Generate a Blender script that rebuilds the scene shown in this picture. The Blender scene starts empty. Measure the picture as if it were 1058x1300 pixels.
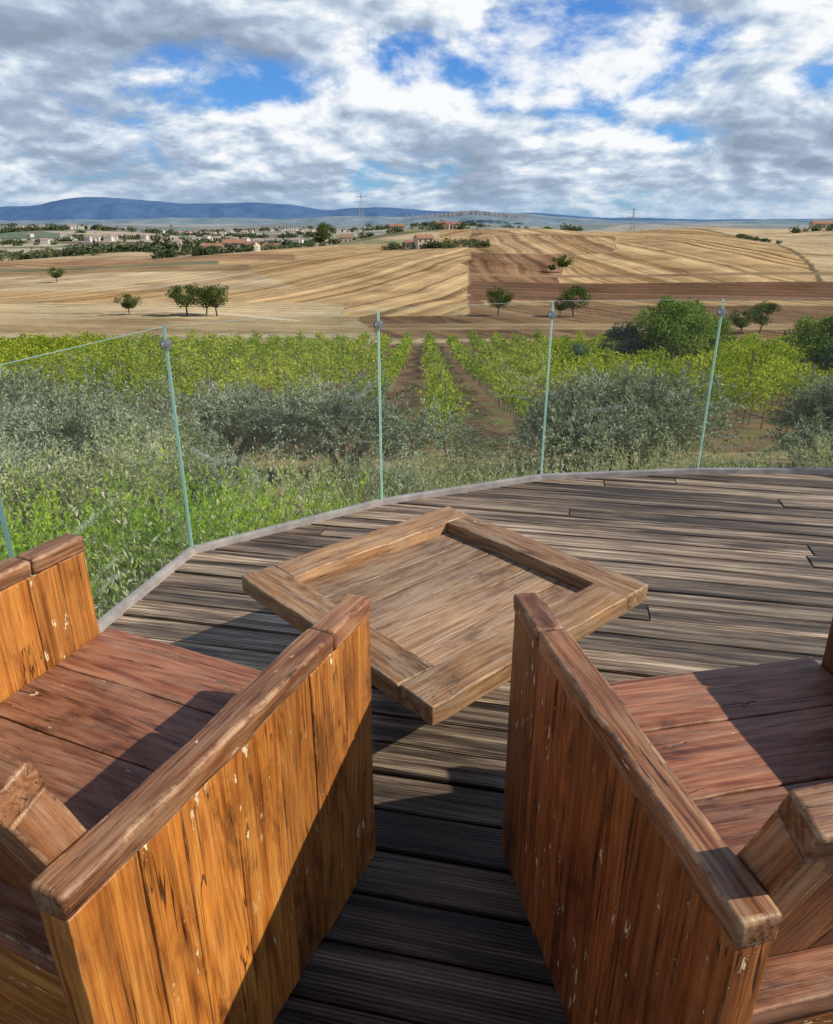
import bpy, bmesh, math, random
import numpy as np
from mathutils import Vector, Matrix, Euler
random.seed(7); rng=np.random.default_rng(7)
scene=bpy.context.scene
col=scene.collection
scene.view_settings.view_transform='Standard'
scene.view_settings.look='None'
scene.view_settings.exposure=0

# ------------------------------------------------------------------ helpers
def lin(*c): return (c[0],c[1],c[2],1.0)
class NT:
    def __init__(s,tree): s.t=tree; tree.nodes.clear()
    def n(s,ty,ins=None,**pr):
        nd=s.t.nodes.new(ty)
        for k,v in pr.items(): setattr(nd,k,v)
        if ins:
            for k,v in ins.items():
                if isinstance(v,bpy.types.NodeSocket): s.t.links.new(v,nd.inputs[k])
                else: nd.inputs[k].default_value=v
        return nd
    def math(s,op,a,b=None,c=None,clamp=False):
        ins={0:a}
        if b is not None: ins[1]=b
        if c is not None: ins[2]=c
        return s.n('ShaderNodeMath',ins,operation=op,use_clamp=clamp).outputs[0]
    def vmath(s,op,a,b=None):
        ins={0:a}
        if b is not None: ins[1]=b
        return s.n('ShaderNodeVectorMath',ins,operation=op).outputs[0]
    def mix(s,f,a,b,bt='MIX'):
        nd=s.t.nodes.new('ShaderNodeMix'); nd.data_type='RGBA'; nd.blend_type=bt; nd.clamp_factor=True
        for i,v in ((0,f),(6,a),(7,b)):
            if isinstance(v,bpy.types.NodeSocket): s.t.links.new(v,nd.inputs[i])
            else: nd.inputs[i].default_value=v
        return nd.outputs[2]
    def ramp(s,f,stops,interp='LINEAR'):
        nd=s.t.nodes.new('ShaderNodeValToRGB'); cr=nd.color_ramp; cr.interpolation=interp
        while len(cr.elements)<len(stops): cr.elements.new(0.5)
        for e,(p,c) in zip(cr.elements,stops):
            e.position=p; e.color=c if len(c)==4 else (*c,1)
        s.t.links.new(f,nd.inputs[0]); return nd.outputs[0]
    def sstep(s,v,a,b):
        nd=s.n('ShaderNodeMapRange',{0:v,1:a,2:b,3:0.0,4:1.0},interpolation_type='SMOOTHSTEP'); return nd.outputs[0]
    def noise(s,vec,scale,detail=4,rough=.5,dist=0.0):
        return s.n('ShaderNodeTexNoise',{'Vector':vec,'Scale':scale,'Detail':detail,'Roughness':rough,'Distortion':dist}).outputs[0]
    def scalev(s,vec,sc):
        return s.vmath('MULTIPLY',vec,sc)
def newmat(name):
    m=bpy.data.materials.new(name); m.use_nodes=True
    return m,NT(m.node_tree)

def mk_mesh(name,verts,faces_flat,nper,mats,matidx=None,smooth=False):
    me=bpy.data.meshes.new(name)
    nv=len(verts); nf=len(faces_flat)//nper
    me.vertices.add(nv); me.vertices.foreach_set('co',np.asarray(verts,dtype=np.float32).ravel())
    me.loops.add(nf*nper); me.loops.foreach_set('vertex_index',np.asarray(faces_flat,dtype=np.int32))
    me.polygons.add(nf)
    me.polygons.foreach_set('loop_start',np.arange(nf,dtype=np.int32)*nper)
    me.polygons.foreach_set('loop_total',np.full(nf,nper,dtype=np.int32))
    for m in mats: me.materials.append(m)
    if matidx is not None: me.polygons.foreach_set('material_index',np.asarray(matidx,dtype=np.int32))
    me.polygons.foreach_set('use_smooth',np.full(nf,smooth,dtype=bool))
    me.update(calc_edges=True); me.validate()
    return me
def obj(name,me,parent=None,M=None):
    o=bpy.data.objects.new(name,me); col.objects.link(o)
    if parent: o.parent=parent
    if M is not None: o.matrix_local=M
    return o
def empty(name,loc=(0,0,0),rz=0):
    e=bpy.data.objects.new(name,None); col.objects.link(e)
    e.location=loc; e.rotation_euler=(0,0,rz); e.empty_display_size=.1
    return e

# ------------------------------------------------------------------ materials
def wood(name,cd,cm,cl,rough=.45,chip=0.0,chipc=(.72,.58,.36),wear=.5,wearc=(.5,.36,.2),grey=0.0,spec=.5,bump=.5,crack=.9,gcol=(.34,.29,.24)):
    m,t=newmat(name)
    tc=t.n('ShaderNodeTexCoord').outputs['Object']
    rnd=t.n('ShaderNodeObjectInfo').outputs['Random']
    off=t.n('ShaderNodeCombineXYZ',{0:t.math('MULTIPLY',rnd,37.),1:t.math('MULTIPLY',rnd,91.),2:t.math('MULTIPLY',rnd,53.)}).outputs[0]
    v=t.vmath('ADD',tc,off)
    fld=t.noise(t.scalev(v,(.55,7,7)),1.0,2,.45,.15)
    rings=t.math('SINE',t.math('MULTIPLY_ADD',t.noise(t.scalev(v,(4,60,60)),1.,2,.5),2.2,t.math('MULTIPLY',fld,130.)))
    g1=t.noise(t.scalev(v,(1.6,30,30)),1.5,5,.62,.2)
    g2=t.noise(t.scalev(v,(8,330,330)),1.0,2,.6)
    big=t.noise(t.scalev(v,(3.,6,6)),1.2,5,.7,.3)
    f=t.math('ADD',t.math('MULTIPLY_ADD',g1,.55,.13),t.math('MULTIPLY_ADD',rings,.055,.1))
    base=t.ramp(f,[(.33,cd),(.48,cm),(.66,cl)])
    base=t.mix(.7,base,t.ramp(g2,[(.33,(.45,.39,.36)),(.5,(1,1,1)),(.7,(1.15,1.13,1.1))]),'MULTIPLY')
    blot=t.ramp(big,[(.34,(.30,.24,.21)),(.45,(.84,.79,.74)),(.56,(1,1,1)),(.72,(1.25,1.2,1.05))])
    base=t.mix(.85,base,blot,'MULTIPLY')
    br=t.math('MULTIPLY_ADD',rnd,.5,.75)
    base=t.mix(1.0,base,t.n('ShaderNodeCombineColor',{0:br,1:br,2:br}).outputs[0],'MULTIPLY')
    cn=t.noise(t.scalev(v,(.9,24,24)),1.1,3,.5,.4)
    cr=t.math('ABSOLUTE',t.math('SUBTRACT',cn,.5))
    crm=t.math('SUBTRACT',1.0,t.sstep(cr,.0015,.007))
    gate=t.sstep(t.noise(v,5.,1,.5),.47,.54)
    crm=t.math('MULTIPLY',crm,gate)
    base=t.mix(t.math('MULTIPLY',crm,crack),base,lin(cd[0]*.15,cd[1]*.15,cd[2]*.15))
    if grey>0:
        gm=t.sstep(t.noise(t.scalev(v,(2.4,20,20)),1.5,6,.75),.45,.62)
        base=t.mix(t.math('MULTIPLY',gm,grey),base,lin(*gcol))
    if wear>0:
        e=t.n('ShaderNodeAttribute',attribute_name='edge').outputs['Fac']
        wn=t.noise(v,13.,6,.75)
        e1=t.math('MULTIPLY',e,t.sstep(wn,.48,.62))
        base=t.mix(t.math('MULTIPLY',e1,wear),base,lin(*wearc))
        e2=t.math('MULTIPLY',e,t.sstep(wn,.48,.36))
        base=t.mix(t.math('MULTIPLY',e2,.6),base,lin(cd[0]*.4,cd[1]*.4,cd[2]*.4))
    if chip>0:
        ch=t.noise(t.scalev(v,(10,34,34)),1.3,4,.68)
        gt=t.noise(v,3.6,1,.5)
        c=t.math('MULTIPLY',t.sstep(ch,.71-chip*.1,.72-chip*.1),t.sstep(gt,.50,.58))
        c2=t.math('MULTIPLY',t.sstep(ch,.68-chip*.1,.71-chip*.1),t.sstep(gt,.50,.58))
        base=t.mix(t.math('MULTIPLY',c2,.5),base,lin(cd[0]*.6,cd[1]*.6,cd[2]*.6))
        base=t.mix(c,base,lin(*chipc))
    bm=t.n('ShaderNodeBump',{'Strength':bump,'Distance':.004,'Height':t.math('SUBTRACT',t.math('ADD',f,t.math('MULTIPLY',g2,.5)),t.math('MULTIPLY',crm,1.8))})
    ro=t.math('MULTIPLY_ADD',g1,.5,rough-.2)
    p=t.n('ShaderNodeBsdfPrincipled',{'Base Color':base,'Roughness':ro,'Specular IOR Level':spec,'Normal':bm.outputs[0]})
    t.n('ShaderNodeOutputMaterial',{0:p.outputs[0]})
    return m
W_orange=wood('varnished_plank_wood',(.15,.042,.008),(.43,.15,.024),(.60,.265,.055),rough=.46,chip=.72,wear=.5,wearc=(.45,.24,.10),grey=.15,gcol=(.46,.23,.08))
W_dkor=wood('shaded_plank_wood',(.06,.019,.006),(.23,.070,.016),(.38,.145,.038),rough=.44,chip=.66,wear=.5,wearc=(.34,.17,.08),grey=.15,gcol=(.32,.15,.06))  # darker copy of the varnished planks, shade put into its colour
W_rail  =wood('worn_rail_wood',(.06,.022,.010),(.24,.095,.040),(.43,.22,.11),rough=.40,chip=.3,wear=.65,wearc=(.50,.31,.17),grey=.42,gcol=(.40,.25,.15))
W_seat  =wood('worn_seat_wood',(.07,.025,.014),(.24,.088,.045),(.41,.195,.11),rough=.40,chip=.3,wear=.4,grey=.42,gcol=(.40,.235,.155))
W_table =wood('weathered_table_wood',(.11,.06,.033),(.31,.185,.105),(.46,.31,.19),rough=.48,chip=.1,wear=.4,wearc=(.5,.40,.28),grey=.5,gcol=(.41,.32,.235))
W_tabf  =wood('weathered_frame_wood',(.10,.046,.020),(.31,.16,.068),(.47,.29,.145),rough=.48,chip=.35,wear=.55,wearc=(.54,.37,.2),grey=.5,gcol=(.41,.31,.215))

def simple(name,c,rough=.7,metal=0.,nsc=0,var=.3):
    m,t=newmat(name)
    b=lin(*c)
    if nsc:
        nz=t.noise(t.n('ShaderNodeTexCoord').outputs['Object'],nsc,5,.6)
        b=t.ramp(nz,[(.3,tuple(x*(1-var) for x in c)),(.7,tuple(min(1,x*(1+var)) for x in c))])
    p=t.n('ShaderNodeBsdfPrincipled',{'Base Color':b,'Roughness':rough,'Metallic':metal})
    t.n('ShaderNodeOutputMaterial',{0:p.outputs[0]}); return m
def leafmat(name,c1,c2,c3,trans=.3,nscale=.6):
    m,t=newmat(name)
    g=t.n('ShaderNodeNewGeometry')
    r=g.outputs['Random Per Island']; pos=g.outputs['Position']
    nz=t.noise(pos,nscale,2,.6)
    f=t.math('ADD',t.math('MULTIPLY',r,.6),t.math('MULTIPLY_ADD',nz,1.4,-.5))
    c=t.ramp(f,[(.1,c1),(.5,c2),(.9,c3)])
    p=t.n('ShaderNodeBsdfDiffuse',{'Color':c})
    tr=t.n('ShaderNodeBsdfTranslucent',{'Color':t.mix(1.,c,lin(1.3,1.35,.7),'MULTIPLY')})
    mx=t.n('ShaderNodeMixShader',{0:trans,1:p.outputs[0],2:tr.outputs[0]})
    t.n('ShaderNodeOutputMaterial',{0:mx.outputs[0]}); return m
L_vine=leafmat('vine_leaves',(.11,.18,.018),(.27,.35,.038),(.48,.49,.08),.35,.22)
L_olive=leafmat('olive_leaves',(.12,.16,.10),(.25,.30,.20),(.46,.50,.38),.15,.7)
L_sage=leafmat('sage_grass_leaves',(.20,.24,.11),(.38,.42,.23),(.64,.63,.44),.25,.8)
L_bright=leafmat('bright_shrub_leaves',(.12,.25,.02),(.30,.47,.045),(.54,.60,.11),.4,1.2)
L_oak=leafmat('tree_leaves',(.045,.075,.025),(.10,.14,.05),(.18,.22,.08),.2,.3)
L_lite=leafmat('light_tree_leaves',(.09,.15,.035),(.17,.26,.06),(.30,.38,.12),.3,.3)
L_blue=leafmat('cypress_leaves',(.07,.115,.08),(.13,.19,.13),(.22,.29,.21),.15,.4)
L_far=leafmat('distant_leaves',(.06,.08,.045),(.10,.13,.065),(.17,.18,.10),.1,.02)
M_bark=simple('bark',(.13,.10,.07),.9,0,8)
M_steel=simple('brushed_steel',(.62,.62,.62),.25,1.0)
M_plaster=simple('farm_plaster',(.56,.47,.36),.9,0,.6,.15)
M_tile=simple('roof_tiles',(.32,.16,.10),.9,0,1.5,.3)
M_dark=simple('window_dark',(.05,.05,.05),.3)
M_post=simple('vine_post',(.22,.18,.14),.9)

# ------------------------------------------------------------------ terrain
def table(pts):
    a=np.array(pts,float); ly=np.linspace(0,math.log(16000+50),3000)
    z=np.interp(np.exp(ly)-1, a[:,0],a[:,1])
    k=np.hanning(61); k/=k.sum()
    zp=np.pad(z,30,mode='edge'); return ly,np.convolve(zp,k,'valid')
RT=table([(0,-1.0),(4,-1.0),(8,-1.9),(13,-3.1),(20,-4.4),(34,-6.2),(60,-9.8),(85,-12.4),(110,-14),(150,-15.8),(200,-17.3),(240,-16.3),(300,-13),(400,-9),(500,-5.5),(620,-3.0),(720,-4),(900,-14),(1300,-34),(2500,-38),(4500,-28),(8000,-10),(16000,0)])
LT=table([(0,-1.0),(4,-1.0),(8,-1.9),(13,-3.1),(20,-4.4),(34,-6.2),(60,-9.8),(85,-12.4),(110,-14),(150,-15.8),(200,-17.0),(300,-17.2),(400,-16.0),(470,-16.4),(600,-25),(900,-34),(1400,-36),(2500,-38),(4500,-28),(8000,-10),(16000,0)])
def sst(x,a,b):
    t=np.clip((x-a)/(b-a),0,1); return t*t*(3-2*t)
def terr(x,y):
    x=np.asarray(x,float); y=np.asarray(y,float)
    l=np.log(np.maximum(y,0)+1)
    zr=np.interp(l,*RT); zl=np.interp(l,*LT)
    q=x/np.maximum(y,60)
    w=sst(q,-.34,.06)
    z=zl*(1-w)+zr*w
    z=z+sst(y,900,2500)*(16*np.sin(x/420.+1)*np.sin(y/520.)+9*np.sin(x/170.+y/300.))
    z=z+sst(y,150,450)*(1-sst(y,700,900))*(1.8*np.sin(x/41.+y/90.)+.9*np.sin(x/19.-y/60.))
    z=z+.06*np.sin(x*1.3)*np.sin(y*1.1)
    return z
qs=np.linspace(-1.15,1.15,700)
ys=np.concatenate([np.linspace(-60,2,40),np.exp(np.linspace(math.log(8),math.log(15008),800))-5.5])
Q,Y=np.meshgrid(qs,ys); X=Q*(np.maximum(Y,0)+45)
Z=terr(X,Y)
nr,nc=X.shape
idx=np.arange(nr*nc).reshape(nr,nc)
F=np.stack([idx[:-1,:-1],idx[:-1,1:],idx[1:,1:],idx[1:,:-1]],-1).reshape(-1)
C=np.zeros((nr,nc,3)); FU=np.zeros((nr,nc)); FS=np.zeros((nr,nc))
qq=X/np.maximum(Y,1)
def setc(mask,c,furrow=None,fs=0.):
    C[mask]=c
    if furrow is not None: FU[mask]=furrow[mask]
    FS[mask]=fs
wob=.012*np.sin(Y/13.)+.01*np.sin(X/19.)
setc(Y>-100,(.17,.15,.075))
setc((Y>10)&(Y<19),(.33,.26,.15))
setc((Y>19),(.20,.13,.08),X,.25)
setc(Y>97+3*np.sin(X/9.),(.44,.36,.23),Y*.9+X*.3,.4)
setc((Y>101)&(Y<106)&(qq<0),(.26,.24,.12),None,0)
setc((Y>104)&(qq>-.06+wob),(.22,.14,.085),X*.8+Y*.25,.8)
setc((Y>120)&(Y<132)&(qq>-.06+wob),(.33,.24,.14),Y,.5)
setc((Y>150+8*np.sin(X/40))&(qq<=.07),(.48,.35,.19),X*.62-Y*.2,1.)
setc((Y>118+6*np.sin(X/25))&(Y<150)&(qq<-.1),(.40,.31,.18),X*.3+Y,.5)
setc((Y>150+8*np.sin(X/40))&(Y<185)&(qq<=-.1),(.48,.39,.24),X*.2+Y*.9,.6)
setc((Y>178)&(qq>.07+wob),(.39,.27,.15),X*.5+Y*.1,.8)
setc((Y>196)&(qq>.07+wob),(.165,.095,.058),X*.2+Y,.9)
setc((Y>246)&(qq>.07+wob),(.48,.35,.19),X*.42+Y*.03,1.)
setc((Y>246)&(Y<360)&(qq>.065+wob)&(qq<.19),(.24,.145,.08),X*.5,1.)
setc((Y>360)&(Y<480)&(qq>.07)&(qq<.26),(.40,.28,.155),X*.42,1.)
setc((Y>246)&(qq>.38+(600-Y)*.00045),(.52,.41,.25),X*.25+Y*.4,.6)
dg=np.abs(qq-(.38+(600-Y)*.00045))<.004
setc(dg&(Y>246),(.17,.13,.07),None,0)
setc((Y>262)&(Y<272)&(qq>.07),(.27,.18,.10),None,.0)
setc((Y>300)&(Y<330)&(qq<-.22),(.35,.25,.14),Y*.8,.7)
setc((Y>330)&(Y<348)&(qq<-.26),(.17,.17,.09),None,0)
setc((Y>225)&(Y<300)&(qq<-.16-.0008*(Y-225)),(.52,.42,.27),X*.62-Y*.2,.8)
setc((Y>348)&(Y<400)&(qq<-.16),(.36,.23,.13),Y*.5+X*.2,.7)
setc((Y>400)&(Y<480)&(qq<-.2),(.49,.39,.24),Y*.5-X*.2,.7)
pm=np.abs(Y-(146+14*np.sin(X/14.-1.)))<1.4
setc(pm&(X<-22)&(X>-75),(.62,.54,.41),None,0)
far=(Y>480)&((qq<.03)|(Y>720))
ns=620
sy=rng.uniform(math.log(450),math.log(9000),ns); sq=rng.uniform(-1.2,1.2,ns)
pal=np.array([(.48,.38,.24),(.52,.43,.29),(.32,.22,.14),(.20,.21,.10),(.44,.38,.22),(.22,.14,.09),(.14,.18,.08),(.56,.47,.33),(.28,.28,.15)])
sc_=pal[rng.integers(0,len(pal),ns)]; sa=rng.uniform(0,3.14,ns)
fy=np.log(Y[far]); fq=qq[far]
best=np.full(fy.shape,1e9); bi=np.zeros(fy.shape,int)
for k in range(ns):
    d=((fy-sy[k])*1.5)**2+((fq-sq[k])*1.3+.15*(fy-sy[k]))**2
    m_=d<best; best[m_]=d[m_]; bi[m_]=k
C[far]=sc_[bi]; FU[far]=X[far]*.15*np.cos(sa[bi])+Y[far]*.15*np.sin(sa[bi]); FS[far]=.4
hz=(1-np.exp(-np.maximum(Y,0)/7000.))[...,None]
C=C*(1-hz)+np.array((.27,.36,.46))*hz  # aerial haze mixed into the field colours by distance
m_ter,t=newmat('farmland')
tc=t.n('ShaderNodeNewGeometry').outputs['Position']
ca=t.n('ShaderNodeAttribute',attribute_name='Col').outputs['Color']
fu=t.n('ShaderNodeAttribute',attribute_name='fur').outputs['Fac']
fs=t.n('ShaderNodeAttribute',attribute_name='furs').outputs['Fac']
wb=t.math('MULTIPLY',t.noise(tc,.02,2,.5),6.)
fv=t.n('ShaderNodeCombineXYZ',{0:t.math('ADD',fu,wb),1:0.,2:0.}).outputs[0]
wv=t.noise(fv,.38,4,.75)
wv2=t.noise(fv,.06,2,.6)
trk=t.math('ABSOLUTE',t.math('SUBTRACT',t.math('FRACT',t.math('MULTIPLY',t.math('ADD',fu,wb),.105)),.5))
trk=t.sstep(trk,.11,.04)      # regular tractor lines
fcol=t.ramp(wv,[(.38,(.36,.30,.26)),(.47,(.93,.91,.88)),(.58,(1.4,1.34,1.24))])
c=t.mix(fs,ca,fcol,'MULTIPLY')
c=t.mix(t.math('MULTIPLY',trk,t.math('MULTIPLY',fs,.5)),c,t.mix(1.,c,lin(.45,.40,.36),'MULTIPLY'))
c=t.mix(fs,c,t.ramp(wv2,[(.38,(.72,.66,.6)),(.55,(1.05,1.05,1.05))]),'MULTIPLY')
n1=t.noise(tc,.04,5,.68); c=t.mix(.8,c,t.ramp(n1,[(.36,(.58,.55,.52)),(.52,(1.0,1.0,1.0)),(.65,(1.2,1.18,1.12))]),'MULTIPLY')
n2=t.noise(tc,2.2,5,.7); c=t.mix(.6,c,t.ramp(n2,[(.3,(.55,.55,.55)),(.7,(1.3,1.3,1.3))]),'MULTIPLY')
px=t.n('ShaderNodeSeparateXYZ',{0:tc}).outputs
near=t.sstep(px[1],60.,16.)
gm=t.math('MULTIPLY',near,t.sstep(t.noise(tc,.8,4,.65),.48,.62))
c=t.mix(gm,c,lin(.14,.16,.06))
p=t.n('ShaderNodeBsdfDiffuse',{'Color':c})
t.n('ShaderNodeOutputMaterial',{0:p.outputs[0]})
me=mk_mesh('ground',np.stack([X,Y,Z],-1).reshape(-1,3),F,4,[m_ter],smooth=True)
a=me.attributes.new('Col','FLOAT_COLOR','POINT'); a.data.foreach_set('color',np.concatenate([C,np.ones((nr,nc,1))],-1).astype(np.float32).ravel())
a=me.attributes.new('fur','FLOAT','POINT'); a.data.foreach_set('value',FU.astype(np.float32).ravel())
a=me.attributes.new('furs','FLOAT','POINT'); a.data.foreach_set('value',FS.astype(np.float32).ravel())
obj('ground',me)

def ridge(name,Y0,prof,colr,depth,amp,seed):
    r=np.random.default_rng(seed)
    us=np.linspace(-.95,.95,600); px_=np.array(prof,float)
    h=np.interp(us,px_[:,0],px_[:,1]); k=np.hanning(15); k/=k.sum(); h=np.convolve(np.pad(h,7,mode='edge'),k,'valid')
    for k in range(1,9):
        f=6*1.7**k; h=h+amp/(1.4**k)*np.sin(us*f+r.uniform(0,6.28))
    h=np.maximum(h,-60)
    rows=[(0,-80),(.25,.35),(.5,.75),(.8,1.0),(1.3,.8),(2,-80)]
    V=[]
    for i,(d,s) in enumerate(rows):
        yy=Y0+depth*d+ (60*np.sin(us*90+i*2))
        zz=np.full_like(us,-80.) if s==-80 else -60+(h+60)*s+ (amp*.3*np.sin(us*140+i) if 0<s<1 else 0)
        V.append(np.stack([us*Y0,yy,zz],-1))
    V=np.stack(V); n0,n1_=V.shape[:2]; id_=np.arange(n0*n1_).reshape(n0,n1_)
    F_=np.stack([id_[:-1,:-1],id_[:-1,1:],id_[1:,1:],id_[1:,:-1]],-1).reshape(-1)
    m,t=newmat(name+'_mat'); pos=t.n('ShaderNodeNewGeometry').outputs['Position']
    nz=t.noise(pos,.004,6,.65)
    c=t.ramp(nz,[(.35,colr[0]),(.65,colr[1])])  # bluish aerial haze is baked into the ridge colours
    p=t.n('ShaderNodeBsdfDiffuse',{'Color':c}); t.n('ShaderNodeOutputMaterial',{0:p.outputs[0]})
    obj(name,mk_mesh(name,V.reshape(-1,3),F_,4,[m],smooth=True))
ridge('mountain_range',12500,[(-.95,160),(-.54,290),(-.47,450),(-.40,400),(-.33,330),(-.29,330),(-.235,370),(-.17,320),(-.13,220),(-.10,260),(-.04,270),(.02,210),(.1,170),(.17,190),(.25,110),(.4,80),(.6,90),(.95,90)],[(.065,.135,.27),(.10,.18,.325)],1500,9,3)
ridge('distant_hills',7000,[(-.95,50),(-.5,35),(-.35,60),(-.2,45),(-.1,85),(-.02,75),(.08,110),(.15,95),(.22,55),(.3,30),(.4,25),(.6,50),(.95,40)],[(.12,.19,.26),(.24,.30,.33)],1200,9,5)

# ------------------------------------------------------------------ foliage helpers
def unit(v): return v/np.maximum(np.linalg.norm(v,axis=-1,keepdims=True),1e-9)
def leaves(P,D,L,W,r):
    n=len(P); D=unit(D); s=unit(np.cross(D,r.normal(size=(n,3))))
    L=np.broadcast_to(L,(n,))[:,None]; W=np.broadcast_to(W,(n,))[:,None]
    nrm=np.cross(D,s)
    v=np.stack([P,P+D*L*.45+s*W*.5+nrm*W*.12,P+D*L,P+D*L*.45-s*W*.5+nrm*W*.12],1)
    return v.reshape(-1,3)
def lfaces(nv,off=0): return np.arange(nv)+off
def tubes(segs,k=5):
    V=[];F_=[];o=0
    for p0,p1,r0,r1 in segs:
        p0=np.array(p0,float);p1=np.array(p1,float); d=p1-p0; d/=max(np.linalg.norm(d),1e-6)
        a=np.cross(d,(0.3,1,.1)); a/=np.linalg.norm(a); b=np.cross(d,a)
        an=np.arange(k)*2*math.pi/k
        ring=np.cos(an)[:,None]*a+np.sin(an)[:,None]*b
        V+= [p0+ring*r0,p1+ring*r1]
        for i in range(k):
            j=(i+1)%k; F_+=[o+i,o+j,o+k+j,o+k+i]
        o+=2*k
    return np.concatenate(V),np.array(F_)
def plantmesh(name,lv,lm,segs=None,bark=M_bark):
    V=lv;F_=lfaces(len(lv)); mi=np.zeros(len(lv)//4,int)
    if segs:
        tv,tf=tubes(segs); F_=np.concatenate([F_,tf+len(V)]); mi=np.concatenate([mi,np.ones(len(tf)//4,int)]); V=np.concatenate([V,tv])
    return mk_mesh(name,V,F_,4,[lm,bark],mi)
def tree_mesh(name,seed,H,R,lm,nclump=26,per=130,ls=.35,trunk=.25,flat=.9):
    r=np.random.default_rng(seed); segs=[]; P=[];D=[]
    th=H*trunk; top=np.array((r.normal()*.05*H,r.normal()*.05*H,th))
    segs.append(((0,0,-.4),tuple(top*.5),H*.035,H*.028)); segs.append((tuple(top*.5),tuple(top),H*.028,H*.024))
    cz=th+(H-th)*.5
    for k in range(nclump):
        u=unit(r.normal(size=3)); rad=r.uniform(.35,.85)**.7
        c=np.array((u[0]*R*rad,u[1]*R*rad,cz+u[2]*(H-th)*.5*rad*flat))
        cr=R*r.uniform(.2,.42)
        mid=(top+c)/2+r.normal(size=3)*R*.08
        if k%2==0:
            segs.append((tuple(top),tuple(mid),H*.014,H*.009)); segs.append((tuple(mid),tuple(c),H*.009,H*.003))
        n=int(per*r.uniform(.6,1.3)); uu=unit(r.normal(size=(n,3)))*(r.uniform(0,1,(n,1))**.4)
        P.append(c+uu*cr*np.array((1,1,.75))); D.append(uu+r.normal(size=(n,3))*.6)
    P=np.concatenate(P);D=np.concatenate(D)
    return plantmesh(name,leaves(P,D,ls*r.uniform(.6,1.3,len(P)),ls*.6,r),lm,segs)
def olive_mesh(name,seed,R,H,ntw=620,per=34,lm=None,L=.085,Wd=.026,up=.5):
    r=np.random.default_rng(seed); P=[];D=[];segs=[]
    lobes=[(r.normal(size=3)*np.array((R*.4,R*.4,H*.08))+np.array((0,0,H*.45)),r.uniform(.5,.85)) for _ in range(7)]
    for k in range(5):
        a=r.uniform(0,6.28); e=np.array((math.cos(a)*R*.5,math.sin(a)*R*.5,H*.55)); m_=e*.45+np.array((0,0,.1))
        segs.append(((0,0,-.3),tuple(m_),.07,.05)); segs.append((tuple(m_),tuple(e),.05,.015))
    for k in range(ntw):
        c,s=lobes[k%len(lobes)]
        u=unit(r.normal(size=3)); u[2]=abs(u[2])*1.0-.45*(r.random()<.5)
        rad=r.uniform(.35,1.)**.5
        b=c+u*np.array((R*s,R*s,H*.5*s))*rad*.85
        d=unit(u+np.array((0,0,up))+r.normal(size=3)*.35); ln=r.uniform(.25,.65)*min(1.,R)
        tt=np.linspace(0,1,per)[:,None]
        sag=np.array((0,0,-.12))*tt**2
        pp=b+d*ln*tt+sag+r.normal(size=(per,3))*.02
        P.append(pp); D.append(d+r.normal(size=(per,3))*.7)
    P=np.concatenate(P);D=np.concatenate(D); k=P[:,2]>.05; P=P[k];D=D[k]
    return plantmesh(name,leaves(P,D,L*r.uniform(.6,1.3,len(P)),Wd,r),lm or L_olive,segs)

OL=[olive_mesh('olive_a',1,1.45,2.05,900,34),olive_mesh('olive_b',2,1.55,1.95,900,34),olive_mesh('olive_c',3,1.35,1.95,800,34)]
def put(name,me,x,y,s=1.,sz=1.,rz=None,dz=0.):
    o=obj(name,me); o.location=(x,y,float(terr(x,y))+dz); o.scale=(s,s,s*sz); o.rotation_euler=(0,0,random.uniform(0,6.28) if rz is None else rz); return o
for i,(x,y,s) in enumerate([(-1.45,14,1.05),(-4.2,15.2,1.05),(-6.7,13.4,1.08),(-8.6,14.2,1.12),(4.0,14.2,1.18),(5.0,15.4,1.08),(9.0,14.6,1.05),(-7.3,11.,.9),(-11.,15.5,1.2),(-5.4,10.6,.8),(12,15.5,1.2),(9.6,11.8,.55)]):
    put('olive_tree',OL[i%3],x,y,s)

def vineyard():
    r=np.random.default_rng(11); P=[];D=[];S=[];segs=[]
    for k in range(-36,37):
        for y0 in np.arange(17.5,93,1.0):
            x0=.55+2.7*k+.012*y0
            if abs(x0)>.75*y0+9: continue
            if k not in (0,1,-1,2) and y0<22+abs((k*7)%3): continue
            if r.random()<.04: continue
            n=160 if y0<36 else (105 if y0<55 else 65)
            ls=.12 if y0<36 else (.17 if y0<55 else .24)
            vig=.8+.35*math.sin(x0*.9+y0*.7)+r.uniform(-.15,.2)
            p=np.stack([x0+r.normal(0,.24,n)*(.8+.3*vig),y0+r.uniform(-.6,.6,n),.45+r.beta(2,1.8,n)*1.3*vig+.05],-1)
            p[:,2]+=terr(p[:,0],p[:,1])
            P.append(p);D.append(r.normal(size=(n,3))+np.array((0,0,-.3)));S.append(np.full(n,ls))
            z0=float(terr(x0,y0))
            if y0<60:
                segs.append(((x0,y0,z0-.1),(x0+r.uniform(-.08,.08),y0,z0+.9),.03,.02))
                if int(y0)%6==0: segs.append(((x0,y0+.4,z0-.1),(x0,y0+.4,z0+1.8),.035,.035))
    P=np.concatenate(P);D=np.concatenate(D);S=np.concatenate(S)
    return plantmesh('vineyard',leaves(P,D,S*r.uniform(.6,1.3,len(P)),S*.9,r),L_vine,segs,M_post)
obj('vineyard',vineyard())

# ------------------------------------------------------------------ deck edge
EP=[(-1.78,-2.6),(-1.74,-1.2),(-1.68,.02),(-1.60,1.16),(-1.43,2.29),(-1.172,3.405),(-.213,4.11),(.841,4.579),(1.944,4.71),(3.09,4.70),(4.2,4.45),(5.2,3.9),(6.0,3.05),(6.35,1.95),(6.4,.8),(6.4,-.4),(6.4,-1.6),(6.4,-2.6)]
def edge_y(x): return float(np.interp(x,[p[0] for p in EP[:13]],[p[1] for p in EP[:13]]))

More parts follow.
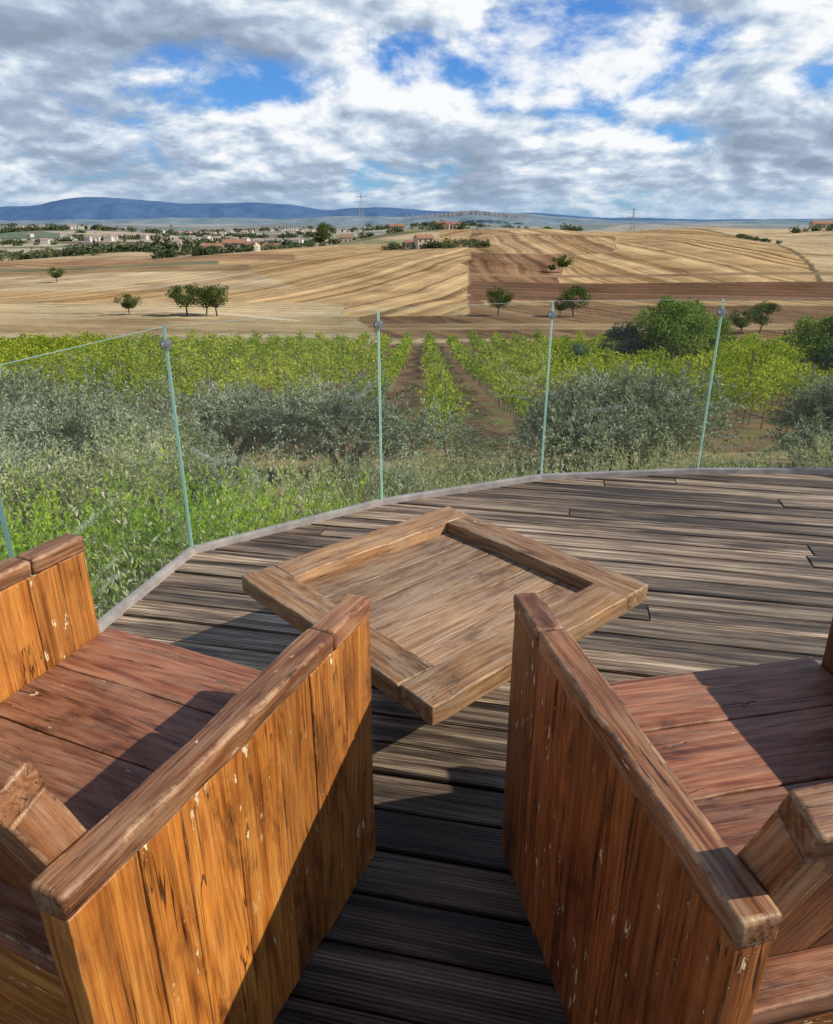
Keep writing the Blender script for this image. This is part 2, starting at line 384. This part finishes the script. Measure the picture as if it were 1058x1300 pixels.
def spikes(name,pts,hr,per,L,Wd,lm,seed,lean=.25):
    r=np.random.default_rng(seed);P=[];D=[];LL=[]
    for (x,y) in pts:
        z=float(terr(x,y)); h=r.uniform(*hr); d=unit(np.array((r.normal()*lean,r.normal()*lean,1.)))
        tt=np.sort(r.uniform(.15,1,per))[:,None]; bend=r.normal(size=3)*.15*h; bend[2]=-abs(bend[2])
        pp=np.array((x,y,z))+d*h*tt+bend*tt**2
        P.append(pp);D.append(d*1.2+r.normal(size=(per,3))*.55);LL.append(L*(1.15-.6*tt[:,0]))
    P=np.concatenate(P);D=np.concatenate(D);LL=np.concatenate(LL)
    return obj(name,plantmesh(name,leaves(P,D,LL*r.uniform(.6,1.3,len(P)),Wd,r),lm))
pts=[]
r=np.random.default_rng(5)
while len(pts)<6200:
    x=r.uniform(-9,9.5); y=r.uniform(.5,12.)
    if x<-1.2:
        ex=float(np.interp(y,[p[1] for p in EP[:6]],[p[0] for p in EP[:6]])) if y<3.4 else 99
        if y<3.4 and x>ex-.2: continue
        if y>=3.4 and y<edge_y(x)+.3 and x>-1.2: continue
    else:
        if y<edge_y(x)+.3: continue
    if y<3 and x<-5: continue
    if math.sin(x*1.9+1.)*math.sin(y*1.3+x*.4)+r.uniform(-.6,.9)<0: continue
    if y>9.5 and -3.2<x<-1.9: continue
    pts.append((x,y))
spikes('tall_grass',pts,(.45,1.15),26,.085,.015,L_sage,6)
pts=[]
for cx,cy,rad,n in [(-1.75,5.1,.5,200),(-2.6,5.0,.5,190),(-.9,5.7,.5,150),(-2.9,4.1,.45,150),(-2.3,3.3,.4,150),(-2.3,2.3,.3,120),(-3.6,5.9,.4,80),(-1.9,6.3,.5,120)]:
    for _ in range(n): pts.append((cx+r.normal()*rad*.6,cy+r.normal()*rad*.6))
pts=[p for p in pts if not (p[0]>-1.35 and p[1]<edge_y(p[0])+.3) and not (p[1]<3.4 and p[0]>-1.75)]
spikes('green_shrub',pts,(.5,1.25),46,.075,.016,L_bright,8,lean=.42)
SH=[olive_mesh('sh_a',21,.8,1.2,420,30,L_sage,.06,.018,1.2),olive_mesh('sh_b',22,.7,1.1,380,30,L_olive,.06,.016,1.2)]
for i,(x,y,s) in enumerate([(-3.4,6.4,1.0),(-4.6,7.6,1.1),(-5.6,6.2,1.1),(-6.6,8.4,1.1),(-3.6,8.6,1.),(4.2,8.2,.75),(5.8,9,.85),(7.2,8.2,.9),(-4.6,4.6,1.0),(-3.6,3.,.95),(8,10,.8),(-.4,8.8,.65),(-5.2,8.,1.0),(-2.6,8.,.8)]):
    put('rosemary_shrub' if i%2 else 'sage_shrub',SH[i%2],x,y,s)

T_oak=[tree_mesh('oak_a',31,6.5,3.4,L_oak),tree_mesh('oak_b',32,6,3.0,L_oak,22),tree_mesh('oak_c',33,5.5,2.8,L_oak,20)]
T_lite=tree_mesh('lite_a',34,6.5,3.2,L_lite,30,300,.26,.15)
T_blue=tree_mesh('blue_a',35,5,2.4,L_blue,28,260,.24,.1)
for i,(x,y,k,s,nm) in enumerate([(-46.5,150,0,1.0,'oak_tree'),(-43.5,153,1,.95,'oak_tree'),(-40.5,150,0,1.0,'oak_tree'),(-59,152,2,.85,'oak_tree'),
    (16.5,150,0,.9,'oak_tree'),(31.5,148,1,1.0,'oak_tree'),(29.2,150,2,.7,'oak_tree'),(49.5,112,2,.75,'oak_tree'),(53.5,114,1,.8,'oak_tree'),(46,112,2,.5,'oak_tree'),
    (-122,255,2,1.0,'oak_tree'),(54,280,2,1.25,'oak_tree'),(50,279,2,.6,'oak_tree'),
    (33,96,1,.6,'oak_tree')]):
    put(nm,T_oak[k],x,y,s)
for x,y,s in [(20.6,58,.95),(23.3,60,.75),(26,46,.7)]:
    put('walnut_tree',T_lite,x,y,s)
for x,y,s in [(17.2,60,.85),(13,58,.5),(25.0,42,.6)]:
    put('cypress_tree',T_blue,x,y,s)
put('poplar_tree',T_oak[1],-62,520,2.4,1.05); put('poplar_tree',T_oak[2],-66,523,1.8)

def masses():
    r=np.random.default_rng(17); P=[];D=[];S=[]
    def clump(x,y,R,H,n=70):
        z=float(terr(x,y)); u=unit(r.normal(size=(n,3)))*(r.uniform(0,1,(n,1))**.4)
        P.append(np.array((x,y,z+H*.45))+u*np.array((R,R,H*.55))); D.append(r.normal(size=(n,3))); S.append(np.full(n,max(.5,R*.42)))
    def line(u0,y0,u1,y1,n,R,H):
        for _ in range(n):
            f=r.random(); y=y0+(y1-y0)*f; u=u0+(u1-u0)*f+r.normal()*3
            x=(u-529)/975.*(y+8); clump(x,y+r.normal()*y*.01,R*r.uniform(.5,1.3),H*r.uniform(.5,1.3))
    line(190,400,330,430,26,3.6,4); line(225,440,350,455,20,3.,3.8)
    line(490,430,610,400,36,2.6,3.2); line(500,440,600,430,16,2.6,3.4)
    line(0,430,120,430,26,3.6,4.2); line(90,470,230,520,26,5,6)
    line(200,470,250,480,14,5,9)
    line(0,700,140,650,16,6,5); line(60,1000,300,1100,40,8,7); line(250,1500,500,1300,40,9,8)
    line(490,620,585,625,14,3.,4.); line(545,600,590,610,8,3.6,5.5); line(930,520,985,420,26,2.,2.); line(710,640,735,640,4,4,5)
    line(985,560,1058,560,10,3,3.5); line(0,2200,420,2600,80,16,12); line(100,3600,700,4200,110,22,15); line(0,1500,200,1800,40,10,9)
    line(330,640,480,640,20,3.6,4); line(120,800,420,760,30,5,5); line(-50,560,120,600,14,5,6)
    for _ in range(320):
        y=math.exp(r.uniform(math.log(650),math.log(5000))); u=r.uniform(-100,620); x=(u-529)/975.*(y+8)
        clump(x,y,y*.005*r.uniform(.3,1.3),y*.0036)
    P_=np.concatenate(P);D_=np.concatenate(D);S_=np.concatenate(S)
    return plantmesh('distant_trees',leaves(P_,D_,S_,S_*.8,r),L_far)
obj('distant_trees',masses())

# ------------------------------------------------------------------ buildings
def bm_obj(name,bm,mats,parent=None,M=None):
    me=bpy.data.meshes.new(name); bm.to_mesh(me); bm.free()
    for m in mats: me.materials.append(m)
    return obj(name,me,parent,M)
def boxbm(bm,c,d):
    r=bmesh.ops.create_cube(bm,size=1.0)
    for v in r['verts']: v.co=Vector((v.co.x*d[0]+c[0],v.co.y*d[1]+c[1],v.co.z*d[2]+c[2]))
    return r['verts']
def gable(bm,w,d,h,rh,ov=.4,th=.2):
    for s in (-1,1):
        vs=[bm.verts.new(p) for p in [(-w/2-ov,s*(d/2+ov),h-.15),(w/2+ov,s*(d/2+ov),h-.15),(w/2+ov,0,h+rh),(-w/2-ov,0,h+rh)]]
        vt=[bm.verts.new(v.co+Vector((0,0,th))) for v in vs]
        bm.faces.new(vs); bm.faces.new(vt)
        for i in range(4): bm.faces.new([vs[i],vs[(i+1)%4],vt[(i+1)%4],vt[i]])
def farmhouse(x,y,w,d,h,rz):
    e=empty('farmhouse',(x,y,float(terr(x,y))-.3),rz)
    bm=bmesh.new(); rh=d*.22
    p=[(-w/2,-d/2),(w/2,-d/2),(w/2,d/2),(-w/2,d/2)]
    b=[bm.verts.new((*q,0)) for q in p]; tt=[bm.verts.new((*q,h)) for q in p]
    g=[bm.verts.new((-w/2,0,h+rh)),bm.verts.new((w/2,0,h+rh))]
    bm.faces.new([b[0],b[1],tt[1],tt[0]]); bm.faces.new([b[2],b[3],tt[3],tt[2]])
    bm.faces.new([b[1],b[2],tt[2],g[1],tt[1]]); bm.faces.new([b[3],b[0],tt[0],g[0],tt[3]])
    bm_obj('walls',bm,[M_plaster],e)
    bm=bmesh.new(); gable(bm,w,d,h,rh); bm_obj('roof',bm,[M_tile],e)
    bm=bmesh.new()
    n=max(2,int(w/3))
    for k in range(n):
        for zz in ([1.6,4.3] if h>5 else [1.6]):
            if k==n//2 and zz<2: continue
            boxbm(bm,(-w/2+(k+.5)*w/n,-d/2,zz),(1,.1,1.3))
    bm_obj('windows',bm,[M_dark],e)
    bm=bmesh.new(); boxbm(bm,(-w/2+(n//2+.5)*w/n,-d/2,1.2),(1.3,.12,2.3)); bm_obj('door',bm,[M_bark],e)
    bm=bmesh.new(); boxbm(bm,(w*.2,d*.15,h+rh+.2),(.7,.7,1.6)); bm_obj('chimney',bm,[M_plaster],e)
for u,y,w,d,h,rz in [(300,436,12,8,5.5,.2),(320,444,9,7,4,-.4),(274,446,11,7,4.5,.1),(538,420,9,7,5.5,.3),(522,428,7,5,3.5,0),(505,628,12,7,4.5,.1),(562,606,11,7,4.5,-.15),(578,610,8,6,4,.3),(250,640,14,8,5,.1),(195,900,16,9,6,0),(440,640,10,7,4,.1),(345,900,18,9,6,.2),(1035,600,16,8,3.5,0),(120,620,12,8,5,.2),(60,720,14,8,5,-.2),(410,700,12,8,5,.3),(465,900,16,9,6,0)]:
    farmhouse((u-529)/975.*(y+7),y,w,d,h,rz)
def village(name,cu,cy,su,sy_,n,seed):
    r=np.random.default_rng(seed); bm=bmesh.new()
    for _ in range(n):
        y=cy+r.normal()*sy_; u=cu+r.normal()*su; x=(u-529)/975.*y; z=float(terr(x,y)); w,d,h=r.uniform(9,18),r.uniform(8,12),r.uniform(5,10)
        vs=boxbm(bm,(0,0,h/2-1),(w,d,h+2))
        a=[bm.verts.new(p) for p in [(-w/2-.5,-d/2-.5,h),(w/2+.5,-d/2-.5,h),(w/2+.5,d/2+.5,h),(-w/2-.5,d/2+.5,h),(-w/2-.5,0,h+3),(w/2+.5,0,h+3)]]
        fs_=[bm.faces.new([a[0],a[1],a[5],a[4]]),bm.faces.new([a[2],a[3],a[4],a[5]]),bm.faces.new([a[1],a[2],a[5]]),bm.faces.new([a[3],a[0],a[4]])]
        for f in fs_: f.material_index=1
        R=Matrix.Rotation(r.uniform(-.6,.6),4,'Z')
        for v in list(vs)+a: v.co=R@v.co+Vector((x,y,z))
    bm_obj(name,bm,[M_plasterf,M_tilef])
M_plasterf=simple('far_plaster',(.60,.55,.50),.9); M_tilef=simple('far_tiles',(.38,.28,.24),.9)
village('village',250,2900,70,200,90,1); village('village',60,2500,40,150,30,2); village('village',400,3300,50,250,50,3); village('village',130,1700,50,120,18,4); village('village',330,1900,60,200,28,6)
M_town=simple('hazy_plaster',(.46,.46,.47),.9)  # distance haze put into the town's wall colour
r=np.random.default_rng(9); bm=bmesh.new()
for _ in range(130):
    u=600+r.normal()*36; q=(u-529)/975.; x=q*7300; h=r.uniform(6,15)
    boxbm(bm,(x,7350+r.normal()*60,60+h/2+34*math.exp(-((u-600)/35)**2)),(r.uniform(10,24),20,h+22))
bm_obj('hill_town',bm,[M_town])
def pylon(u,y,H):
    x=(u-529)/975.*(y+7); z=float(terr(x,y)); S=[]
    for sx in (-1,1):
        for sy2 in (-1,1): S.append(((sx*H*.09,sy2*H*.09,0),(sx*.3,sy2*.3,H),.28,.18))
    for k in range(6):
        a,b=k/6,(k+1)/6; wa,wb=H*.09*(1-a)+.3*a,H*.09*(1-b)+.3*b
        S.append(((-wa,-wa,H*a),(wb,-wb,H*b),.14,.14)); S.append(((wa,-wa,H*a),(-wb,-wb,H*b),.14,.14))
    for zz,wd in ((.72,.2),(.84,.16),(.95,.12)): S.append(((-H*wd,0,H*zz),(H*wd,0,H*zz),.25,.25))
    v,f=tubes(S,4); o=obj('transmission_tower',mk_mesh('transmission_tower',v,f,4,[M_pyl])); o.location=(x,y,z)
M_pyl=simple('galvanised_steel',(.3,.32,.34),.6,.3)
pylon(460,1000,60); pylon(800,1000,40)

# ------------------------------------------------------------------ deck
DA=math.radians(-12)
m_deck,t=newmat('deck_boards')
tc=t.n('ShaderNodeTexCoord').outputs['Object']
at1=t.n('ShaderNodeAttribute',attribute_name='bid').outputs['Fac']
v=t.vmath('ADD',tc,t.n('ShaderNodeCombineXYZ',{0:t.math('MULTIPLY',at1,71.),1:0.,2:t.math('MULTIPLY',at1,33.)}).outputs[0])
g1=t.noise(t.scalev(v,(.8,30,6)),1.5,7,.72,.4)
g2=t.noise(t.scalev(v,(3,180,20)),1.,3,.65)
big=t.noise(t.scalev(v,(.5,8,1)),1.6,5,.68)
b=t.ramp(g1,[(.34,(.045,.03,.021)),(.46,(.21,.158,.115)),(.56,(.42,.345,.265)),(.68,(.68,.59,.48))])
b=t.mix(.8,b,t.ramp(g2,[(.35,(.4,.36,.33)),(.55,(1.05,1.05,1.05))]),'MULTIPLY')
b=t.mix(.95,b,t.ramp(big,[(.41,(.15,.115,.09)),(.49,(.70,.64,.58)),(.60,(1.35,1.27,1.16))]),'MULTIPLY')
bb=t.math('MULTIPLY_ADD',at1,.85,.55)
b=t.mix(1.,b,t.n('ShaderNodeCombineColor',{0:bb,1:bb,2:bb}).outputs[0],'MULTIPLY')
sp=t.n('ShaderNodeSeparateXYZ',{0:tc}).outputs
near_shade=t.sstep(sp[1],2.0,1.4)  # near deck darkened: shade between the chairs put into the board colour
b=t.mix(t.math('MULTIPLY',near_shade,.82),b,t.mix(1.,b,lin(.17,.15,.16),'MULTIPLY'))
st=t.math('SINE',t.math('MULTIPLY',sp[1],2*math.pi/.0105))
b=t.mix(t.math('MULTIPLY',t.sstep(st,-.2,-.9),.45),b,lin(.03,.022,.018))
hgt=t.math('ADD',t.math('MULTIPLY',st,.35),t.math('ADD',g1,t.math('MULTIPLY',g2,.5)))
bp=t.n('ShaderNodeBump',{'Strength':.75,'Distance':.004,'Height':hgt})
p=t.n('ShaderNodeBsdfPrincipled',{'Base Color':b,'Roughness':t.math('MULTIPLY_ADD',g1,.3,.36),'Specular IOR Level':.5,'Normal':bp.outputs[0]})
t.n('ShaderNodeOutputMaterial',{0:p.outputs[0]})
R=Matrix.Rotation(DA,4,'Z'); Ri=R.inverted()
bm=bmesh.new(); bl=bm.faces.layers.float.new('bid')
pw=.143; r=np.random.default_rng(4)
ymin=-5;ny=int(12.5/pw)
for k in range(ny):
    y0=ymin+k*pw; x=-6+r.uniform(-2.5,0)
    while x<9:
        L=r.uniform(3.6,5.2); dz=r.uniform(-.0025,.0025); idv=r.random()
        vs=boxbm(bm,(x+L/2,y0+pw/2,-.014+dz),(L-.003,pw-.009,.028))
        fsx=set(f for v_ in vs for f in v_.link_faces)
        for f in fsx: f[bl]=idv
        x+=L
bmesh.ops.bevel(bm,geom=[e for e in bm.edges if all(v_.co.z>-.006 for v_ in e.verts)],offset=.004,segments=2,affect='EDGES')
for i in range(len(EP)-1):
    a=Ri@Vector((*EP[i],0)); c=Ri@Vector((*EP[i+1],0)); d=(c-a).normalized(); n=Vector((-d.y,d.x,0))
    bmesh.ops.bisect_plane(bm,geom=bm.verts[:]+bm.edges[:]+bm.faces[:],plane_co=a,plane_no=n,clear_outer=True)
a=Ri@Vector((0,-2.6,0)); bmesh.ops.bisect_plane(bm,geom=bm.verts[:]+bm.edges[:]+bm.faces[:],plane_co=a,plane_no=Ri.to_3x3()@Vector((0,-1,0)),clear_outer=True)
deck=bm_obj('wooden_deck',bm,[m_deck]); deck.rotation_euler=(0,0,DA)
bm=bmesh.new()
top=[bm.verts.new((x,y,-.05)) for x,y in EP]; bot=[bm.verts.new((x,y,-1.6)) for x,y in EP]
bm.faces.new(top)
for i in range(len(EP)): j=(i+1)%len(EP); bm.faces.new([top[i],top[j],bot[j],bot[i]])
M_sub=simple('deck_fascia_wood',(.06,.045,.035),.9,0,6)
o=bm_obj('fascia',bm,[M_sub]); o.parent=deck; o.matrix_parent_inverse=Matrix.Rotation(-DA,4,'Z')
# ------------------------------------------------------------------ glass railing
m_glass,t=newmat('railing_glass')
tc=t.n('ShaderNodeTexCoord').outputs['Object']
fac=t.n('ShaderNodeLayerWeight',{0:.5}).outputs['Facing']
fr=t.math('MULTIPLY_ADD',t.math('POWER',fac,4.),.6,.022)
tr=t.n('ShaderNodeBsdfTransparent',{'Color':lin(.97,.99,.98)})
gl=t.n('ShaderNodeBsdfGlossy',{'Roughness':.01,'Color':lin(1,1,1)})
m1=t.n('ShaderNodeMixShader',{0:fr,1:tr.outputs[0],2:gl.outputs[0]})
warp=t.vmath('ADD',tc,t.scalev(t.n('ShaderNodeTexNoise',{'Vector':tc,'Scale':1.1,'Detail':1.}).outputs['Color'],(1.2,1.2,1.2)))
s1=t.noise(t.scalev(warp,(1.,1.,15.)),1.2,4,.6,.3)
s2=t.noise(t.vmath('ADD',tc,t.n('ShaderNodeCombineXYZ',{0:t.math('MULTIPLY',t.n('ShaderNodeObjectInfo').outputs['Random'],30.),1:0.,2:0.}).outputs[0]),1.8,2,.5)
sm=t.math('MULTIPLY',t.sstep(s1,.56,.72),t.sstep(s2,.42,.66))
sm=t.math('ADD',t.math('MULTIPLY',sm,.20),.008)
df=t.n('ShaderNodeBsdfDiffuse',{'Color':lin(.8,.85,.85)}); tl=t.n('ShaderNodeBsdfTranslucent',{'Color':lin(.8,.85,.85)})
dt=t.n('ShaderNodeMixShader',{0:.5,1:df.outputs[0],2:tl.outputs[0]})
m2=t.n('ShaderNodeMixShader',{0:sm,1:m1.outputs[0],2:dt.outputs[0]})
t.n('ShaderNodeOutputMaterial',{0:m2.outputs[0]})
m_edge,t=newmat('glass_edge')
p=t.n('ShaderNodeBsdfPrincipled',{'Base Color':lin(.46,.74,.68),'Roughness':.12,'Specular IOR Level':1.})
tl=t.n('ShaderNodeBsdfTranslucent',{'Color':lin(.6,.9,.82)})
mx=t.n('ShaderNodeMixShader',{0:.4,1:p.outputs[0],2:tl.outputs[0]}); t.n('ShaderNodeOutputMaterial',{0:mx.outputs[0]})
M_chan=simple('aged_aluminium',(.36,.33,.32),.6,.2,10)
rail=empty('glass_railing')
GH=1.16
for i in range(len(EP)-1):
    a=Vector((*EP[i],0)); b=Vector((*EP[i+1],0)); d=(b-a); L=d.length; d.normalize()
    n=Vector((-d.y,d.x,0)); ang=math.atan2(d.y,d.x)
    M=Matrix.Translation(a)@Matrix.Rotation(ang,4,'Z')
    bm=bmesh.new(); boxbm(bm,(L/2,0,.03+(GH-.03)/2),(L-.010,.014,GH-.03))
    for f in bm.faces:
        f.normal_update()
        if abs(f.normal.y)<.5: f.material_index=1
    bm_obj('glass_panel',bm,[m_glass,m_edge],rail,M)
    bm=bmesh.new()
    boxbm(bm,(L/2,.0,.010),(L+.006,.042,.046)); bmesh.ops.bevel(bm,geom=bm.edges[:],offset=.004,segments=2,affect='EDGES')
    bm_obj('base_channel',bm,[M_chan],rail,M)
    if i>0 and i<len(EP)-2:
        bm=bmesh.new()
        for s in (-1,1):
            for (rr,y0,y1) in ((.026,.009,.022),(.014,.022,.034)):
                q=bmesh.ops.create_cone(bm,cap_ends=True,segments=24,radius1=rr,radius2=rr*.85,depth=y1-y0)
                for v_ in q['verts']:
                    c=v_.co.copy(); v_.co=Vector((c.x,s*(c.z+(y0+y1)/2),c.y))
        bm_obj('glass_clamp',bm,[M_steel],rail,Matrix.Translation(a+Vector((0,0,GH-.085)))@Matrix.Rotation(ang,4,'Z'))

# ------------------------------------------------------------------ planks
def plank(name,parent,o,ax,ay,dims,mat,seg=10,bev=.005,jit=.0018,seed=None):
    L,Wd,T=dims; r=random.Random(seed if seed is not None else random.random())
    bm=bmesh.new(); rings=[]; el=bm.faces.layers.float.new('edge')
    ph=[r.uniform(0,6.28) for _ in range(8)]
    for k in range(seg+1):
        x=-L/2+L*k/seg; ring=[]
        for i,(sy,sz) in enumerate(((-1,-1),(1,-1),(1,1),(-1,1))):
            jy=jit*(math.sin(x*9+ph[i])+.6*math.sin(x*31+ph[i+4])+r.uniform(-.4,.4)); jz=jit*.7*(math.sin(x*11+ph[(i+2)%8])+r.uniform(-.4,.4))
            ring.append(bm.verts.new((x,sy*Wd/2+jy,sz*T/2+jz)))
        rings.append(ring)
    for k in range(seg):
        for i in range(4):
            j=(i+1)%4; bm.faces.new([rings[k][i],rings[k][j],rings[k+1][j],rings[k+1][i]][::-1])
    bm.faces.new(rings[0]); bm.faces.new(rings[-1][::-1])
    bmesh.ops.recalc_face_normals(bm,faces=bm.faces[:])
    es=[e for e in bm.edges if len(e.link_faces)==2 and e.calc_face_angle(0)>1.0]
    rt=bmesh.ops.bevel(bm,geom=es,offset=bev,segments=3,affect='EDGES',profile=.6)
    for f in rt['faces']:
        if f.is_valid: f[el]=1.0
    for f in bm.faces: f.smooth=True
    ax=Vector(ax).normalized(); ay=Vector(ay).normalized(); az=ax.cross(ay)
    M=Matrix(((ax.x,ay.x,az.x,o[0]),(ax.y,ay.y,az.y,o[1]),(ax.z,ay.z,az.z,o[2]),(0,0,0,1)))
    return bm_obj(name,bm,[mat],parent,M)
def widths(total,n,r,var=.25):
    w=[1+r.uniform(-var,var) for _ in range(n)]; s=sum(w); return [x/s*total for x in w]
X_=(1,0,0);Y_=(0,1,0);Z_=(0,0,1)
def armchair(loc,rz,seed,WP):
    e=empty('wooden_armchair',(loc[0],loc[1],0),rz); r=random.Random(seed)
    IW=.83; AT=.06; D=.868; AH=.80
    for side in (-1,1):
        xc=side*(IW/2+AT/2)
        y=-D
        ws=widths(D,7,r,.35)
        for k,w in enumerate(ws):
            plank(f'arm_plank_{k+1}',e,(xc+r.uniform(-.002,.002),y+w/2,.012+.742/2),Z_,Y_,(.742-.004,w-.0015,AT-.007),WP,14,.003,.001)
            y+=w
        jl=.17
        plank('arm_rail',e,(xc,-jl/2+.003,AH-.024),Y_,X_,(jl-.001,AT+.001,.046),W_rail,8,.009,.0018)
        plank('arm_rail_long',e,(xc,-(D+jl)/2-.002,AH-.024),Y_,X_,(D-jl+.004,AT+.002,.047),W_rail,22,.009,.0024)
        plank('foot_rail',e,(xc-side*.04,-D/2,.05),Y_,X_,(D*.9,.03,.06),WP,6)
    y=.03; tilt=math.radians(2.5)
    for k,w in enumerate(widths(.81,4,r,.15)):
        yc=y-w/2; z=.475+ (yc+.37)*math.tan(tilt)-.022
        plank(f'seat_board_{k+1}',e,(0,yc,z+r.uniform(-.001,.001)),X_,(0,math.cos(tilt),math.sin(tilt)),(IW-.006,w-.003,.042),W_seat,12,.005,.0014)
        y-=w
    plank('front_board',e,(0,-.035,.25),X_,Z_,(IW-.008,.34,.035),WP,10)
    plank('rear_board',e,(0,-.74,.22),X_,Z_,(IW-.008,.36,.035),WP,10)
    th=math.radians(20); up=Vector((0,-math.sin(th),math.cos(th))); nf=Vector((0,math.cos(th),math.sin(th)))
    b0=Vector((0,-.685,.47)); H=.515; T=.066
    for s in (-1,1):
        c=b0+up*((H-.055)/2)+Vector((s*(IW/2-.045),0,0)); plank('back_stile',e,c,up,X_,(H-.058,.08,T),W_rail,8,.006)
    ws=widths(IW-.172,5,r); x=-(IW-.172)/2
    for k,w in enumerate(ws):
        c=b0+up*((H-.055)/2)+Vector((x+w/2,0,0)); plank(f'back_plank_{k+1}',e,c,up,X_,(H-.058,w-.002,T-.018),W_dkor,8,.003); x+=w
    c=b0+up*(H-.027); plank('back_rail',e,c,X_,nf,(IW-.006,T+.004,.054),W_rail,14,.008,.0022)
    return e
armchair((-.543,1.652),math.radians(-23.4),3,W_orange)
armchair((.692,1.578),math.radians(11.5),8,W_dkor)  # right chair takes the darker planks that carry its shade

def table_():
    e=empty('wooden_coffee_table',(.092,2.285,0),math.radians(41.5)); r=random.Random(2)
    SX,SY=1.04,1.02; w=.135; zt=.42; T=.065
    plank('frame_beam_1',e,(-SX/2+w/2,(w)/2,zt-T/2),Y_,X_,(SY-w-.003,w,T),W_tabf,14,.006,.0025)
    plank('frame_beam_2',e,(-w/2,-SY/2+w/2,zt-T/2),X_,Y_,(SX-w-.003,w,T),W_tabf,14,.006,.0025)
    plank('frame_beam_3',e,(SX/2-w/2,-w/2,zt-T/2),Y_,X_,(SY-w-.003,w,T),W_tabf,14,.006,.0025)
    plank('frame_beam_4',e,(w/2,SY/2-w/2,zt-T/2),X_,Y_,(SX-w-.003,w,T),W_tabf,14,.006,.0025)
    iy=SY-2*w; y=-iy/2
    for k,ww in enumerate(widths(iy-.004,6,r,.2)):
        plank(f'top_board_{k+1}',e,(0,y+ww/2,zt-.045-.015+r.uniform(-.001,.001)),X_,Y_,(SX-2*w-.006,ww-.005,.03),W_table,12,.003,.0008); y+=ww
    for sx in (-1,1):
        for sy in (-1,1): plank('leg',e,(sx*.13+.05,sy*.13+.05,.165),Z_,X_,(.33,.07,.07),W_dkor,5)
    for sy in (-1,1): plank('cross_brace',e,(.05,.05+sy*.13,.315),X_,Y_,(.8,.05,.05),W_dkor,5)
table_()

# ------------------------------------------------------------------ light
EL=math.radians(38); PH=math.radians(8)
S=Vector((math.cos(PH)*math.cos(EL),-math.sin(PH)*math.cos(EL),math.sin(EL)))
ld=bpy.data.lights.new('sun','SUN'); ld.energy=5.0; ld.angle=math.radians(.5); ld.color=(1,.91,.77)
lo=bpy.data.objects.new('sun',ld); col.objects.link(lo); lo.rotation_euler=S.to_track_quat('Z','Y').to_euler(); lo.location=(20,-5,20)

w=bpy.data.worlds.new('World'); scene.world=w; w.use_nodes=True
t=NT(w.node_tree)
sky=t.n('ShaderNodeTexSky',sky_type='NISHITA',sun_disc=False); sky.sun_elevation=EL; sky.sun_rotation=math.radians(98); sky.air_density=1.0; sky.dust_density=.4; sky.ozone_density=2.
g=t.n('ShaderNodeTexCoord').outputs['Generated']
s=t.n('ShaderNodeSeparateXYZ',{0:g}).outputs
zc=t.math('ADD',t.math('MAXIMUM',s[2],0.),.33)
P=t.n('ShaderNodeCombineXYZ',{0:t.math('DIVIDE',s[0],zc),1:t.math('DIVIDE',s[1],zc),2:0.}).outputs[0]
wn=t.n('ShaderNodeTexNoise',{'Vector':P,'Scale':1.6,'Detail':2.}).outputs['Color']
Pw=t.vmath('ADD',P,t.scalev(t.vmath('SUBTRACT',wn,(.5,.5,.5)),(.22,.22,.22)))
n1=t.noise(Pw,2.2,9,.60)
Pl=t.vmath('ADD',Pw,(.03,-.055,0.))
n1b=t.noise(Pl,2.2,5,.60)
n2=t.noise(t.vmath('ADD',P,(7.3,2.1,0)),1.3,4,.6,.1)
def blob(cx,cz,rx,rz):
    az=t.math('DIVIDE',s[0],t.math('MAXIMUM',s[1],.2))
    a_=t.math('DIVIDE',t.math('SUBTRACT',az,cx),rx); b_=t.math('DIVIDE',t.math('SUBTRACT',s[2],cz),rz)
    return t.math('EXPONENT',t.math('MULTIPLY',t.math('ADD',t.math('MULTIPLY',a_,a_),t.math('MULTIPLY',b_,b_)),-1.))
gap=blob(.28,.17,.36,.055)
gap2=blob(-.30,.15,.16,.03)
cov=t.math('SUBTRACT',t.math('ADD',n1,.105),t.math('ADD',t.math('MULTIPLY',gap,.125),t.math('MULTIPLY',gap2,.07)))
cov=t.math('SUBTRACT',cov,t.math('MULTIPLY',t.sstep(s[2],.3,.7),.16))  # clouds thinned overhead, out of view, to cut ambient fill
dens=t.sstep(cov,.42,.56)
lit=t.math('MULTIPLY_ADD',t.math('SUBTRACT',n1,n1b),3.4,.50)
lit=t.math('ADD',lit,t.math('MULTIPLY',t.math('SUBTRACT',n2,.5),1.9))
lit=t.math('ADD',lit,t.math('MULTIPLY',gap,.35))
lit=t.math('SUBTRACT',lit,t.math('MULTIPLY',blob(-.45,.24,.4,.10),.2))
cc=t.ramp(lit,[(.05,(2.7,3.4,4.5)),(.38,(3.9,4.8,6.2)),(.60,(6.0,7.0,8.2)),(.85,(9.5,9.7,9.9))])
skyc=t.mix(1.,sky.outputs[0],lin(.42,.82,1.4),'MULTIPLY')
c=t.mix(dens,skyc,cc)
hzf=t.sstep(s[2],.06,.0)
c=t.mix(t.math('MULTIPLY',hzf,.6),c,lin(3.2,4.8,6.8))
c=t.mix(t.math('MULTIPLY',t.sstep(s[2],.3,.6),.55),c,lin(1.0,1.4,2.2))  # unseen overhead sky darkened to lower the ambient fill
bg=t.n('ShaderNodeBackground',{'Color':c,'Strength':.1}); t.n('ShaderNodeOutputWorld',{0:bg.outputs[0]})

cd=bpy.data.cameras.new('camera'); cam=bpy.data.objects.new('camera',cd); col.objects.link(cam)
cam.location=(0,0,1.6); cam.rotation_euler=(math.radians(90-21.9),0,0)
cd.sensor_fit='VERTICAL'; cd.sensor_height=24; cd.lens=16.8; cd.clip_start=.05; cd.clip_end=40000
scene.camera=cam
print('done')
